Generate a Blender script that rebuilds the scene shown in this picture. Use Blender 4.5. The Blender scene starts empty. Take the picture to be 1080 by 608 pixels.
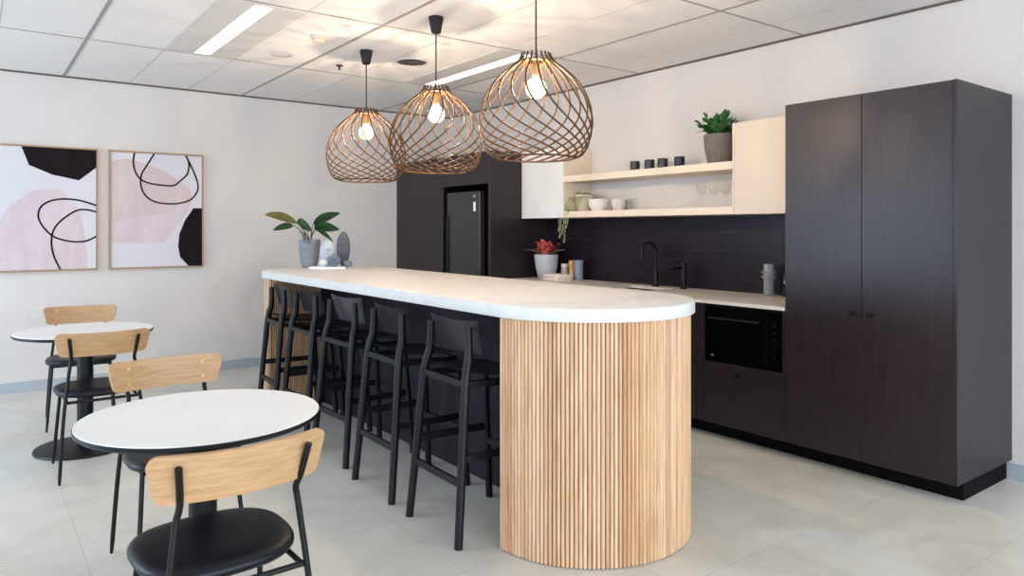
import bpy, bmesh, math, random
from mathutils import Vector, Matrix
random.seed(7)
C = bpy.context.scene.collection
PI = math.pi
rad = math.radians
XW, YE, HC = 4.572, 7.343, 2.70          # kitchen wall, end wall, ceiling height
TH = rad(36.88)

# ------------------------------------------------------------------ materials
def lin(h):
    h = h.lstrip('#')
    o = []
    for i in (0, 2, 4):
        c = int(h[i:i+2], 16) / 255
        o.append(c / 12.92 if c <= .04045 else ((c + .055) / 1.055) ** 2.4)
    return (*o, 1)

def base_mat(name, col, rough=.5, metal=0, **kw):
    m = bpy.data.materials.new(name); m.use_nodes = True
    b = m.node_tree.nodes['Principled BSDF']
    b.inputs['Base Color'].default_value = lin(col)
    b.inputs['Roughness'].default_value = rough
    b.inputs['Metallic'].default_value = metal
    for k, v in kw.items():
        b.inputs[k.replace('_', ' ')].default_value = v
    return m

def ramp_noise(m, cols, scale=(1, 1, 1), nscale=5, detail=6, bump=0, coord='Object', distort=0, roughness=.6):
    nt = m.node_tree; N = nt.nodes; L = nt.links
    b = N['Principled BSDF']
    tc = N.new('ShaderNodeTexCoord'); mp = N.new('ShaderNodeMapping')
    mp.inputs['Scale'].default_value = scale
    no = N.new('ShaderNodeTexNoise'); no.inputs['Scale'].default_value = nscale
    no.inputs['Detail'].default_value = detail; no.inputs['Roughness'].default_value = roughness
    no.inputs['Distortion'].default_value = distort
    cr = N.new('ShaderNodeValToRGB')
    el = cr.color_ramp.elements
    while len(el) < len(cols): el.new(.5)
    for e, (p, c) in zip(el, cols):
        e.position = p; e.color = lin(c)
    L.new(tc.outputs[coord], mp.inputs['Vector']); L.new(mp.outputs['Vector'], no.inputs['Vector'])
    L.new(no.outputs['Fac'], cr.inputs['Fac']); L.new(cr.outputs['Color'], b.inputs['Base Color'])
    if bump:
        bp = N.new('ShaderNodeBump'); bp.inputs['Strength'].default_value = bump
        bp.inputs['Distance'].default_value = .002
        L.new(no.outputs['Fac'], bp.inputs['Height']); L.new(bp.outputs['Normal'], b.inputs['Normal'])
    return m

M = {}
M['wall'] = ramp_noise(base_mat('wall_paint', '#d0cac5', .85), [(.3, '#cec8c3'), (.7, '#d3cdc8')], nscale=2)
M['ceil'] = ramp_noise(base_mat('ceiling_board', '#dedad6', .9), [(.25, '#e2dedb'), (.75, '#eae6e3')], scale=(1, 9, 1), nscale=4, bump=.05)
M['tbar'] = base_mat('ceiling_t_bar', '#9a948f', .6)
M['tbar_thin'] = base_mat('ceiling_joint', '#c2bcb6', .7)
M['shadow_angle'] = base_mat('dark_wall_angle', '#5c5048', .7)
M['skirt'] = base_mat('grey_skirting', '#a3a9af', .5)
M['black'] = base_mat('satin_black', '#09090b', .4, Specular_IOR_Level=.28)
M['blackmetal'] = base_mat('black_powder_coat', '#0b0b0d', .45, Specular_IOR_Level=.28)
M['blackgloss'] = base_mat('black_glass', '#050506', .12)
M['void'] = base_mat('black_inner_lining', '#050506', .8, Specular_IOR_Level=.15)
M['chair_vinyl'] = base_mat('black_upholstery', '#0d0f16', .4, Specular_IOR_Level=.28)
M['stool'] = ramp_noise(base_mat('black_stained_ash', '#0d0d11', .45, Specular_IOR_Level=.28), [(.3, '#0b0b0e'), (.7, '#121217')], scale=(9, 9, 1), nscale=6)
M['stool_ply'] = ramp_noise(base_mat('black_stained_ply_sheen', '#39333a', .3), [(.3, '#322c33'), (.7, '#413a41')], scale=(1, 5, 14), nscale=5)  # black ply lifted to grey, light sheen put into the base colour
M['oak'] = ramp_noise(base_mat('oak_veneer', '#b08a60', .5), [(.25, '#9f774b'), (.5, '#b48c62'), (.78, '#c49f76')], scale=(1.2, 8, 16), nscale=5, detail=8, distort=.8)
M['brass'] = base_mat('brass_dot', '#b8935a', .4, 1)
M['table_top'] = base_mat('white_laminate', '#e9e8e6', .35)
M['dark_oak'] = ramp_noise(base_mat('black_oak_veneer', '#251d22', .36, Specular_IOR_Level=.35), [(.2, '#1b1418'), (.5, '#261e22'), (.8, '#34292c')], scale=(14, 14, .9), nscale=5, detail=9, distort=.6)
M['dark_lam'] = ramp_noise(base_mat('dark_plum_laminate', '#251c25', .42, Specular_IOR_Level=.25), [(.3, '#201820'), (.7, '#2b212b')], scale=(10, 10, .8), nscale=4)
M['stone'] = ramp_noise(base_mat('pale_stone', '#d9d5cf', .42), [(.25, '#ccc8c4'), (.5, '#d4d0cc'), (.8, '#dbd8d4')], nscale=14, detail=8)
M['worktop'] = ramp_noise(base_mat('pale_worktop', '#d5cdc4', .42), [(.25, '#cbc2b8'), (.8, '#ddd6ce')], nscale=14, detail=8)
M['pale_wood'] = ramp_noise(base_mat('pale_beech', '#e2cfb8', .5), [(.25, '#dbc6ae'), (.75, '#e8d8c3')], scale=(10, 1, 10), nscale=4)
M['cab_pale'] = base_mat('pale_laminate', '#e0cdb9', .5)
M['cab_daylit'] = base_mat('daylit_pale_door', '#e4e1dc', .4)  # pale laminate whitened for the daylight this door reflects
M['rib'] = ramp_noise(base_mat('plywood_rib', '#50361f', .55, Specular_IOR_Level=.3), [(.3, '#452d18'), (.7, '#5c4028')], nscale=20)
M['cord'] = base_mat('black_cord', '#0a090b', .7)
M['concrete'] = ramp_noise(base_mat('grey_concrete', '#7b8087', .75), [(.3, '#6d7279'), (.7, '#8b9097')], nscale=9, bump=.2)
M['concrete_warm'] = ramp_noise(base_mat('warm_concrete', '#6e6660', .8), [(.3, '#665e58'), (.7, '#776f68')], nscale=30, bump=.2)
M['pot_pale'] = ramp_noise(base_mat('pale_grey_pot', '#b6b9c0', .6), [(.3, '#aeb1b8'), (.7, '#bfc2c8')], nscale=8)
M['soil'] = base_mat('dark_soil', '#1b1613', .95)
M['leaf'] = ramp_noise(base_mat('green_leaf', '#2c5a2a', .4), [(.3, '#16381a'), (.7, '#2f5a2a')], nscale=25)
M['leaf_olive'] = ramp_noise(base_mat('olive_leaf', '#6d6a2c', .4), [(.3, '#5a5a24'), (.7, '#867c3a')], nscale=20)
M['leaf_dark'] = base_mat('dark_leaf', '#1c3318', .5)
M['fern'] = ramp_noise(base_mat('fern_leaf', '#2f6a24', .4), [(.3, '#1a4516'), (.7, '#3a7030')], nscale=30)
M['stem'] = base_mat('brown_stem', '#5c4a2a', .6)
M['red_leaf'] = ramp_noise(base_mat('red_leaf', '#c04a3c', .45), [(.3, '#9a2f2b'), (.5, '#cc5b50'), (.68, '#e39c85')], nscale=35)
M['grey_leaf'] = base_mat('grey_green_leaf', '#8f9678', .5)
M['trail'] = ramp_noise(base_mat('pale_green_strand', '#b9bf92', .55), [(.3, '#a3ad76'), (.7, '#ccd0ab')], nscale=40)
M['porcelain'] = base_mat('off_white_ceramic', '#e2ddd4', .35)
M['basket'] = ramp_noise(base_mat('cream_pot', '#d8ccb4', .7), [(.3, '#c9bb9f'), (.7, '#e1d7c3')], scale=(1, 1, 8), nscale=9)
M['cup'] = base_mat('black_ceramic', '#17131a', .4)
M['stone_light'] = ramp_noise(base_mat('light_grey_stone', '#a9b1b8', .7), [(.3, '#9ea6ad'), (.7, '#b6bdc3')], nscale=14, bump=.2)
M['stone_dark'] = ramp_noise(base_mat('charcoal_stone', '#4c4f57', .7), [(.3, '#43464d'), (.7, '#575a62')], nscale=14, bump=.2)
M['stone_blue'] = ramp_noise(base_mat('blue_grey_stone', '#5d6b7c', .7), [(.3, '#516072'), (.7, '#6d7a8a')], nscale=20, bump=.2)
M['stone_pale'] = base_mat('pale_green_grey_stone', '#c3cbc8', .7)
M['paper'] = base_mat('white_paper', '#eeece8', .6)
M['linen'] = ramp_noise(base_mat('cream_linen', '#e3d6c4', .9), [(.3, '#e3d5c2'), (.7, '#f1e9de')], scale=(1, 1, 10), nscale=16, bump=.2)
M['mill'] = base_mat('light_timber_mill', '#cf9c62', .5)
M['canister'] = base_mat('blue_grey_canister', '#7f8b99', .5)
M['jar'] = base_mat('beige_jar', '#b9aca0', .4)
M['frame'] = base_mat('oak_picture_frame', '#a98560', .5)
M['canvas'] = base_mat('canvas_white', '#d0cbcf', .8)
M['paint_pink'] = ramp_noise(base_mat('paint_pink', '#d3bcc0', .8), [(.3, '#c9b3b7'), (.7, '#d2c2c6')], scale=(3, 1, 1), nscale=3)
M['paint_rose'] = ramp_noise(base_mat('paint_rose', '#d0b3b1', .8), [(.3, '#c5adac'), (.7, '#cfbcba')], scale=(3, 1, 1), nscale=3)
M['paint_black'] = ramp_noise(base_mat('paint_black', '#140e11', .8, Specular_IOR_Level=.15), [(.3, '#100a0d'), (.7, '#1d1519')], scale=(6, 1, 1), nscale=5)
M['plastic_white'] = base_mat('warm_white_plastic', '#cfc0ac', .5)
M['grille'] = base_mat('dark_metal_vane', '#4c4742', .5)
M['badge'] = base_mat('silver_badge', '#c9c9cc', .3, .8)
M['steel'] = base_mat('dark_steel', '#2a2a2c', .35, .8)
M['lum_body'] = base_mat('luminaire_body', '#cfccc9', .5)
M['fridge'] = base_mat('graphite_fridge_door', '#3a373c', .35, .3)
M['alu'] = base_mat('window_frame_grey', '#8b8f94', .5, .3)

def emis(name, col, s):
    m = bpy.data.materials.new(name); m.use_nodes = True
    nt = m.node_tree; nt.nodes.clear()
    o = nt.nodes.new('ShaderNodeOutputMaterial'); e = nt.nodes.new('ShaderNodeEmission')
    e.inputs['Color'].default_value = col; e.inputs['Strength'].default_value = s
    nt.links.new(e.outputs[0], o.inputs[0]); return m
M['filament'] = emis('warm_filament', (1, .73, .49, 1), 5200)
M['tube'] = emis('cool_white_light', (1, .95, .90, 1), 6)

def bulb_mat():
    m = bpy.data.materials.new('warm_bulb_glow'); m.use_nodes = True
    nt = m.node_tree; nt.nodes.clear(); N = nt.nodes; L = nt.links
    o = N.new('ShaderNodeOutputMaterial'); a = N.new('ShaderNodeAddShader'); t = N.new('ShaderNodeBsdfTransparent'); e = N.new('ShaderNodeEmission')
    e.inputs['Color'].default_value = (1, .80, .55, 1); e.inputs['Strength'].default_value = 2.2
    L.new(t.outputs[0], a.inputs[0]); L.new(e.outputs[0], a.inputs[1]); L.new(a.outputs[0], o.inputs[0]); return m
M['bulb'] = bulb_mat()
def glass(name, col='#ffffff', rough=.02, body=0, k=.6):
    m = bpy.data.materials.new(name); m.use_nodes = True
    nt = m.node_tree; nt.nodes.clear(); N = nt.nodes; L = nt.links
    o = N.new('ShaderNodeOutputMaterial'); mx = N.new('ShaderNodeMixShader'); mb = N.new('ShaderNodeMixShader')
    t = N.new('ShaderNodeBsdfTransparent'); g = N.new('ShaderNodeBsdfGlossy'); df = N.new('ShaderNodeBsdfDiffuse')
    lw = N.new('ShaderNodeLayerWeight'); lw.inputs['Blend'].default_value = .25
    mu = N.new('ShaderNodeMath'); mu.operation = 'MULTIPLY'; mu.inputs[1].default_value = k
    t.inputs['Color'].default_value = lin(col); g.inputs['Roughness'].default_value = rough
    mb.inputs[0].default_value = body
    L.new(lw.outputs['Facing'], mu.inputs[0]); L.new(mu.outputs[0], mx.inputs[0])
    L.new(t.outputs[0], mb.inputs[1]); L.new(df.outputs[0], mb.inputs[2])
    L.new(mb.outputs[0], mx.inputs[1]); L.new(g.outputs[0], mx.inputs[2]); L.new(mx.outputs[0], o.inputs[0]); return m
M['glass'] = glass('clear_glass', '#fcfcfb', k=.22)
M['vase_glass'] = glass('thick_clear_glass', '#f2f2f4', .05, .2, .8)
M['bottle_glass'] = base_mat('dark_bottle_glass', '#0c100d', .12)

# slats: every slat gets its own tone of pine
def slat_mat():
    m = base_mat('pine_slat', '#d2a273', .55); nt = m.node_tree; N = nt.nodes; L = nt.links; b = N['Principled BSDF']
    g = N.new('ShaderNodeNewGeometry'); cr = N.new('ShaderNodeValToRGB')
    el = cr.color_ramp.elements
    cols = [(0, '#c49671'), (.25, '#cfa580'), (.5, '#d6af8b'), (.75, '#dfbc9b'), (1, '#cfa87b')]
    while len(el) < len(cols): el.new(.5)
    for e, (p, c) in zip(el, cols): e.position = p; e.color = lin(c)
    tc = N.new('ShaderNodeTexCoord'); mp = N.new('ShaderNodeMapping'); mp.inputs['Scale'].default_value = (30, 30, 1.6)
    no = N.new('ShaderNodeTexNoise'); no.inputs['Scale'].default_value = 3; no.inputs['Detail'].default_value = 7
    mx = N.new('ShaderNodeMix'); mx.data_type = 'RGBA'; mx.blend_type = 'MULTIPLY'
    r2 = N.new('ShaderNodeValToRGB'); r2.color_ramp.elements[0].color = lin('#e0d2c6'); r2.color_ramp.elements[1].color = (1, 1, 1, 1)
    r2.color_ramp.elements[0].position = .3; r2.color_ramp.elements[1].position = .6
    L.new(g.outputs['Random Per Island'], cr.inputs['Fac']); L.new(tc.outputs['Object'], mp.inputs['Vector'])
    L.new(mp.outputs['Vector'], no.inputs['Vector']); L.new(no.outputs['Fac'], r2.inputs['Fac'])
    mx.inputs['Factor'].default_value = 1
    L.new(cr.outputs['Color'], mx.inputs['A']); L.new(r2.outputs['Color'], mx.inputs['B'])
    L.new(mx.outputs['Result'], b.inputs['Base Color']); return m
M['slat'] = slat_mat()

def floor_mat():
    m = base_mat('stone_floor_tile', '#c6c4bf', .38); nt = m.node_tree; N = nt.nodes; L = nt.links; b = N['Principled BSDF']
    tc = N.new('ShaderNodeTexCoord')
    mp = N.new('ShaderNodeMapping'); mp.inputs['Location'].default_value = (-.386, -.02, 0)   # joints at x = .386 + .6 n, y = .02 + .6 n
    br = N.new('ShaderNodeTexBrick'); br.offset = 0
    br.inputs['Scale'].default_value = 1; br.inputs['Brick Width'].default_value = .5975; br.inputs['Row Height'].default_value = .601
    br.inputs['Mortar Size'].default_value = .0022; br.inputs['Mortar Smooth'].default_value = .3
    br.inputs['Color1'].default_value = lin('#d8d4cb'); br.inputs['Color2'].default_value = lin('#d4d0c8'); br.inputs['Mortar'].default_value = lin('#bfbcb6')
    mp.inputs['Rotation'].default_value = (0, 0, 0)
    L.new(tc.outputs['Object'], mp.inputs['Vector']); L.new(mp.outputs['Vector'], br.inputs['Vector'])
    no = N.new('ShaderNodeTexNoise'); no.inputs['Scale'].default_value = 1.6; no.inputs['Detail'].default_value = 9; no.inputs['Roughness'].default_value = .62; no.inputs['Distortion'].default_value = 1.2
    r = N.new('ShaderNodeValToRGB'); e = r.color_ramp.elements
    e[0].position = .3; e[0].color = lin('#e4e1dc'); e[1].position = .7; e[1].color = (1, 1, 1, 1)
    ve = N.new('ShaderNodeTexNoise'); ve.inputs['Scale'].default_value = 1.1; ve.inputs['Detail'].default_value = 5; ve.inputs['Distortion'].default_value = 2.2
    rv = N.new('ShaderNodeValToRGB'); e = rv.color_ramp.elements; e[0].position = .485; e[0].color = (0, 0, 0, 1); e[1].position = .5; e[1].color = (.13, .13, .13, 1)
    x = e.new(.515); x.color = (0, 0, 0, 1)
    mx = N.new('ShaderNodeMix'); mx.data_type = 'RGBA'; mx.blend_type = 'MULTIPLY'; mx.inputs['Factor'].default_value = 1
    m2 = N.new('ShaderNodeMix'); m2.data_type = 'RGBA'; m2.blend_type = 'MIX'; m2.inputs['B'].default_value = lin('#e2e0dc')
    L.new(tc.outputs['Object'], no.inputs['Vector']); L.new(no.outputs['Fac'], r.inputs['Fac'])
    L.new(tc.outputs['Object'], ve.inputs['Vector']); L.new(ve.outputs['Fac'], rv.inputs['Fac'])
    L.new(br.outputs['Color'], mx.inputs['A']); L.new(r.outputs['Color'], mx.inputs['B'])
    L.new(rv.outputs['Color'], m2.inputs['Factor']); L.new(mx.outputs['Result'], m2.inputs['A'])
    L.new(m2.outputs['Result'], b.inputs['Base Color']); return m
M['floor'] = floor_mat()

def tile_mat():
    m = base_mat('dark_glazed_tile', '#231b25', .3, Specular_IOR_Level=.22); nt = m.node_tree; N = nt.nodes; L = nt.links; b = N['Principled BSDF']
    tc = N.new('ShaderNodeTexCoord'); mp = N.new('ShaderNodeMapping'); mp.inputs['Rotation'].default_value = (rad(90), 0, rad(90))
    sx = N.new('ShaderNodeSeparateXYZ'); cx = N.new('ShaderNodeCombineXYZ')
    L.new(tc.outputs['Object'], sx.inputs[0]); L.new(sx.outputs['Y'], cx.inputs['X']); L.new(sx.outputs['Z'], cx.inputs['Y'])
    br = N.new('ShaderNodeTexBrick'); br.offset = .5
    br.inputs['Scale'].default_value = 1; br.inputs['Brick Width'].default_value = .26; br.inputs['Row Height'].default_value = .0708
    br.inputs['Mortar Size'].default_value = .0018; br.inputs['Mortar Smooth'].default_value = .2
    br.inputs['Color1'].default_value = lin('#1d151f'); br.inputs['Color2'].default_value = lin('#18111b'); br.inputs['Mortar'].default_value = lin('#352b36')
    L.new(cx.outputs[0], br.inputs['Vector']); L.new(br.outputs['Color'], b.inputs['Base Color'])
    bp = N.new('ShaderNodeBump'); bp.invert = True; bp.inputs['Strength'].default_value = .5; bp.inputs['Distance'].default_value = .002
    L.new(br.outputs['Fac'], bp.inputs['Height']); L.new(bp.outputs['Normal'], b.inputs['Normal']); return m
M['tile'] = tile_mat()

# ------------------------------------------------------------------ mesh helpers
def box(bm, x0, x1, y0, y1, z0, z1, bev=0):
    b = bmesh.new()
    v = [b.verts.new((x, y, z)) for x in (x0, x1) for y in (y0, y1) for z in (z0, z1)]
    for f in ((0, 1, 3, 2), (4, 6, 7, 5), (0, 4, 5, 1), (2, 3, 7, 6), (0, 2, 6, 4), (1, 5, 7, 3)):
        b.faces.new([v[i] for i in f])
    if bev:
        bmesh.ops.bevel(b, geom=list(b.edges), offset=bev, segments=2, affect='EDGES', profile=.5)
    bmesh.ops.recalc_face_normals(b, faces=list(b.faces))
    merge(bm, b)
def merge(bm, b, mat=None):
    me = bpy.data.meshes.new('tmp'); b.to_mesh(me); b.free()
    if mat is not None: me.transform(mat)
    bm.from_mesh(me); bpy.data.meshes.remove(me)
def lathe(bm, prof, segs=32, c=(0, 0, 0), cap=True):
    rings = []
    for r, z in prof:
        if r < 1e-5: rings.append([bm.verts.new((c[0], c[1], c[2] + z))])
        else: rings.append([bm.verts.new((c[0] + r * math.cos(2 * PI * k / segs), c[1] + r * math.sin(2 * PI * k / segs), c[2] + z)) for k in range(segs)])
    for a, b in zip(rings, rings[1:]):
        for k in range(segs):
            q = [a[k % len(a)], a[(k + 1) % len(a)], b[(k + 1) % len(b)], b[k % len(b)]]
            u = []
            for v in q:
                if v not in u: u.append(v)
            if len(u) > 2:
                try: bm.faces.new(u)
                except ValueError: pass
    if cap:
        for rr, rev in ((rings[0], True), (rings[-1], False)):
            if len(rr) > 2: bm.faces.new(rr[::-1] if rev else rr)
    bmesh.ops.recalc_face_normals(bm, faces=list(bm.faces))
def tube(bm, pts, r, segs=8, cap=True, closed=False, ry=None):
    pts = [Vector(p) for p in pts]; n = len(pts)
    rs = r if isinstance(r, (list, tuple)) else [r] * n
    rings = []; up = None
    for i, p in enumerate(pts):
        if closed: t = (pts[(i + 1) % n] - pts[i - 1])
        else: t = (pts[min(i + 1, n - 1)] - pts[max(i - 1, 0)])
        t.normalize()
        if up is None:
            up = Vector((0, 0, 1)) if abs(t.z) < .9 else Vector((1, 0, 0))
        up = (up - t * up.dot(t)); up.normalize()
        s = t.cross(up)
        k2 = ry if ry else 1
        rings.append([bm.verts.new(p + s * (rs[i] * math.cos(2 * PI * (k + .5) / segs)) + up * (rs[i] * k2 * math.sin(2 * PI * (k + .5) / segs))) for k in range(segs)])
    pr = list(zip(rings, rings[1:])) + ([(rings[-1], rings[0])] if closed else [])
    for a, b in pr:
        for k in range(segs):
            bm.faces.new((a[k], a[(k + 1) % segs], b[(k + 1) % segs], b[k]))
    if cap and not closed:
        bm.faces.new(rings[0][::-1]); bm.faces.new(rings[-1])
    bmesh.ops.recalc_face_normals(bm, faces=list(bm.faces))
def smooth_path(pts, n=6):
    pts = [Vector(p) for p in pts]; out = []
    P = [pts[0]] + pts + [pts[-1]]
    for i in range(1, len(P) - 2):
        for k in range(n):
            t = k / n; a, b, c, d = P[i-1], P[i], P[i+1], P[i+2]
            out.append(.5 * ((2 * b) + (c - a) * t + (2 * a - 5 * b + 4 * c - d) * t * t + (3 * b - a - 3 * c + d) * t ** 3))
    out.append(pts[-1]); return out
def prism(bm, poly, z0, z1, bev=0, axis='z'):
    b = bmesh.new()
    f = {'z': lambda p, z: (p[0], p[1], z), 'y': lambda p, z: (p[0], z, p[1]), 'x': lambda p, z: (z, p[0], p[1])}[axis]
    lo = [b.verts.new(f(p, z0)) for p in poly]; hi = [b.verts.new(f(p, z1)) for p in poly]
    n = len(poly)
    b.faces.new(lo[::-1]); b.faces.new(hi)
    for i in range(n): b.faces.new((lo[i], lo[(i + 1) % n], hi[(i + 1) % n], hi[i]))
    bmesh.ops.recalc_face_normals(b, faces=list(b.faces))
    if bev:
        e = [x for x in b.edges if all((v in lo) for v in x.verts) or all((v in hi) for v in x.verts)]
        bmesh.ops.bevel(b, geom=e, offset=bev, segments=2, affect='EDGES', profile=.5)
    merge(bm, b)
def leaf(bm, p0, p1, side, W, droop=.1, fold=.15, n=8, shape=1.0, wave=0, ph=0, blunt=.8):
    p0, p1, side = Vector(p0), Vector(p1), Vector(side).normalized()
    d = p1 - p0; up = side.cross(d).normalized()
    if up.z < 0: up = -up
    rows = []
    for i in range(n + 1):
        t = i / n
        c = p0 + d * t + up * (droop * d.length * 4 * t * (1 - t))
        w = W * .5 * max(.02, math.sin(PI * min(1, t ** shape * .97 + .02)) ** blunt)
        wv = wave * math.sin(ph + t * 14)
        rows.append([bm.verts.new(c + side * (w * j / 2) + up * (fold * w * abs(j) / 2 + wv * w * j / 2)) for j in (-2, -1, 0, 1, 2)])
    for a, b in zip(rows, rows[1:]):
        for j in range(4): bm.faces.new((a[j], a[j + 1], b[j + 1], b[j]))

def obj(name, bm, mat, parent=None, loc=(0, 0, 0), smooth=None, rz=0):
    me = bpy.data.meshes.new(name); bm.to_mesh(me); bm.free()
    me.materials.append(mat if not isinstance(mat, str) else M[mat])
    o = bpy.data.objects.new(name, me); C.objects.link(o)
    o.location = loc; o.rotation_euler = (0, 0, rz)
    if parent: o.parent = parent
    if smooth:
        for p in me.polygons: p.use_smooth = True
        try:
            me.set_sharp_from_angle(angle=rad(smooth))
        except Exception: pass
    return o
def thing(name, label, cat, loc=(0, 0, 0), rz=0, group=None):
    o = bpy.data.objects.new(name, None); C.objects.link(o); o.empty_display_size = .1
    o.location = loc; o.rotation_euler = (0, 0, rz); o['label'] = label; o['category'] = cat
    if group: o['group'] = group
    return o
def tag(o, label, cat, group=None):
    o['label'] = label; o['category'] = cat
    if group: o['group'] = group
    return o
def struct(name, bm, mat, **k):
    o = obj(name, bm, mat, **k); o['kind'] = 'structure'; return o
def B(): return bmesh.new()
def dup(root, loc, rz, label=None):
    r = root.copy(); C.objects.link(r); r.location = loc; r.rotation_euler = (0, 0, rz)
    if label: r['label'] = label
    for ch in list(root.children):
        c = ch.copy(); C.objects.link(c); c.parent = r
        for g in list(ch.children):
            d = g.copy(); C.objects.link(d); d.parent = c
    return r
def bx(name, mat, parent, a, bev=0, **k):
    bm = B(); box(bm, *a, bev); return obj(name, bm, mat, parent, **k)

# ------------------------------------------------------------------ room shell
X0, Y0 = -3.9, -3.6
bm = B(); box(bm, X0, XW + .1, Y0, YE + .1, -.06, 0); struct('floor', bm, 'floor')
bm = B(); box(bm, X0, XW + .1, Y0, YE + .1, HC, HC + .06); struct('ceiling', bm, 'ceil')
bm = B(); box(bm, X0, XW, YE, YE + .1, 0, HC); struct('wall_back', bm, 'wall')
bm = B(); box(bm, XW, XW + .1, Y0, YE + .1, 0, HC); struct('wall_right', bm, 'wall')
# glazed wall to the left and the wall behind the photographer, with openings
def glazed(name, horiz, fixed, a, b, openings, sill, head, t=.1):
    bm = B()
    def bb(u0, u1, z0, z1):
        if u1 - u0 < .001 or z1 - z0 < .001: return
        if horiz: box(bm, u0, u1, fixed - t, fixed, z0, z1)
        else: box(bm, fixed - t, fixed, u0, u1, z0, z1)
    u = a
    for o0, o1 in openings:
        bb(u, o0, 0, HC); bb(o0, o1, 0, sill); bb(o0, o1, head, HC); u = o1
    bb(u, b, 0, HC)
    struct(name, bm, 'wall')
lw = [(-3.0, -.4), (.2, 2.8), (4.3, 7.1)]
bw = [(-3.4, -.9), (-.6, 1.9), (2.1, 4.4)]
glazed('wall_left', False, X0, Y0, YE + .1, lw, .25, 2.55)
glazed('wall_front', True, Y0, X0, XW, bw, .25, 2.55)
for n, (o0, o1) in enumerate(lw + bw):
    bm = B(); hz = n >= len(lw)
    for u0, u1, z0, z1 in ((o0, o0 + .05, .25, 2.55), (o1 - .05, o1, .25, 2.55), (o0, o1, .25, .3), (o0, o1, 2.5, 2.55), ((o0 + o1) / 2 - .025, (o0 + o1) / 2 + .025, .25, 2.55)):
        if hz: box(bm, u0, u1, Y0 - .08, Y0 - .02, z0, z1)
        else: box(bm, X0 - .08, X0 - .02, u0, u1, z0, z1)
    struct('window_%d' % (n + 1), bm, 'alu')
bm = B(); box(bm, X0, XW, YE - .012, YE, 0, .085, .002); struct('baseboard_back', bm, 'skirt')
bm = B(); box(bm, XW - .012, XW, Y0, 1.55, 0, .085, .002); struct('baseboard_right', bm, 'skirt')
bm = B(); box(bm, X0, XW, YE - .012, YE, HC - .014, HC - .0005); struct('trim_1', bm, 'shadow_angle')
bm = B(); box(bm, XW - .012, XW, Y0, YE - .012, HC - .014, HC - .0005); struct('trim_2', bm, 'shadow_angle')
# ceiling grid
bm = B()
for x in (-3.845, -2.345, -.845, .655, 2.155, 3.655):
    box(bm, x - .011, x + .011, Y0, YE - .012, HC - .004, HC)
for y in (5.82, 4.275, 2.76, 1.24, -.28, -1.8, -3.3):
    box(bm, X0, XW - .012, y - .007, y + .007, HC - .0035, HC)
o = struct('trim_3', bm, 'tbar')
bm = B()
for k in range(-8, 9):
    x = .655 + .5 * k
    if k % 3 and X0 < x < XW - .1: box(bm, x - .004, x + .004, Y0, YE - .012, HC - .002, HC)
struct('trim_4', bm, 'tbar_thin')

# ------------------------------------------------------------------ ceiling fittings
def light(x, y0, y1, label):
    r = thing('linear_ceiling_light', label, 'ceiling light', (x, (y0 + y1) / 2, HC), 0, 'recessed linear ceiling lights')
    h = (y1 - y0) / 2
    bm = B()
    for a in ((-.25, -.055, -h - .03, h + .03), (.055, .25, -h - .03, h + .03), (-.055, .055, -h - .03, -h), (-.055, .055, h, h + .03)):
        box(bm, *a, -.006, -.0005)
    obj('housing', bm, 'lum_body', r)
    bm = B(); box(bm, -.054, .054, -h, h, -.005, -.001); obj('diffuser', bm, 'tube', r)
light(1.405, 4.33, 5.77, 'lit white linear ceiling light above the round tables, left of the pendants')
light(3.385, 4.33, 5.77, 'lit white linear ceiling light above the kitchen, partly hidden behind the pendant shades')
light(1.405, 1.29, 2.71, 'added linear ceiling light out of frame above the camera side of the tables')  # the out-of-frame lights from here on are added to brighten the room
light(3.385, 1.13, 2.53, 'added linear ceiling light out of frame in front of the tall cabinet')
light(-1.6, 4.33, 5.77, 'added linear ceiling light out of frame on the far left')
light(-1.6, 1.29, 2.71, 'added linear ceiling light out of frame on the near left')

r = thing('smoke_detector', 'cream round smoke detector on the ceiling left of the farthest pendant', 'smoke detector', (1.922, 4.778, HC))
bm = B(); lathe(bm, [(0, -.001), (.052, -.001), (.052, -.018), (.046, -.02)], 24); obj('mounting_base', bm, 'plastic_white', r, smooth=40)
bm = B(); lathe(bm, [(.04, -.0185), (.042, -.03), (.034, -.045), (0, -.048)], 24); obj('sensor_head', bm, 'plastic_white', r, smooth=40)
r = thing('ceiling_speaker', 'flat pale round speaker flush in the ceiling beside the smoke detector', 'speaker', (1.894, 5.436, HC))
bm = B(); lathe(bm, [(.075, -.001), (.085, -.001), (.085, -.006), (.075, -.007)], 32, cap=False); obj('rim', bm, 'lum_body', r, smooth=40)
bm = B(); lathe(bm, [(0, -.001), (.076, -.001), (.076, -.004), (0, -.005)], 32); obj('grille', bm, 'lum_body', r)
r = thing('air_vent', 'round swirl air vent with dark vanes in the ceiling behind the pendants', 'air vent', (2.80, 5.05, HC))
bm = B(); lathe(bm, [(.115, -.001), (.135, -.001), (.135, -.006), (.115, -.012)], 40, cap=False); obj('rim', bm, 'lum_body', r, smooth=40)
bm = B(); lathe(bm, [(0, -.001), (.117, -.001), (.117, -.0025), (0, -.0025)], 40); obj('backing', bm, 'void', r)
for k in range(16):
    bm = B(); a = 2 * PI * k / 16
    p = [(.035, -.004), (.11, -.012), (.11, .006), (.035, .003)]
    prism(bm, [(x * math.cos(a) - y * math.sin(a), x * math.sin(a) + y * math.cos(a)) for x, y in p], -.011, -.004)
    obj('vane', bm, 'grille', r)
bm = B(); lathe(bm, [(0, -.003), (.035, -.003), (.03, -.014), (0, -.016)], 24); obj('hub', bm, 'grille', r, smooth=40)
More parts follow.
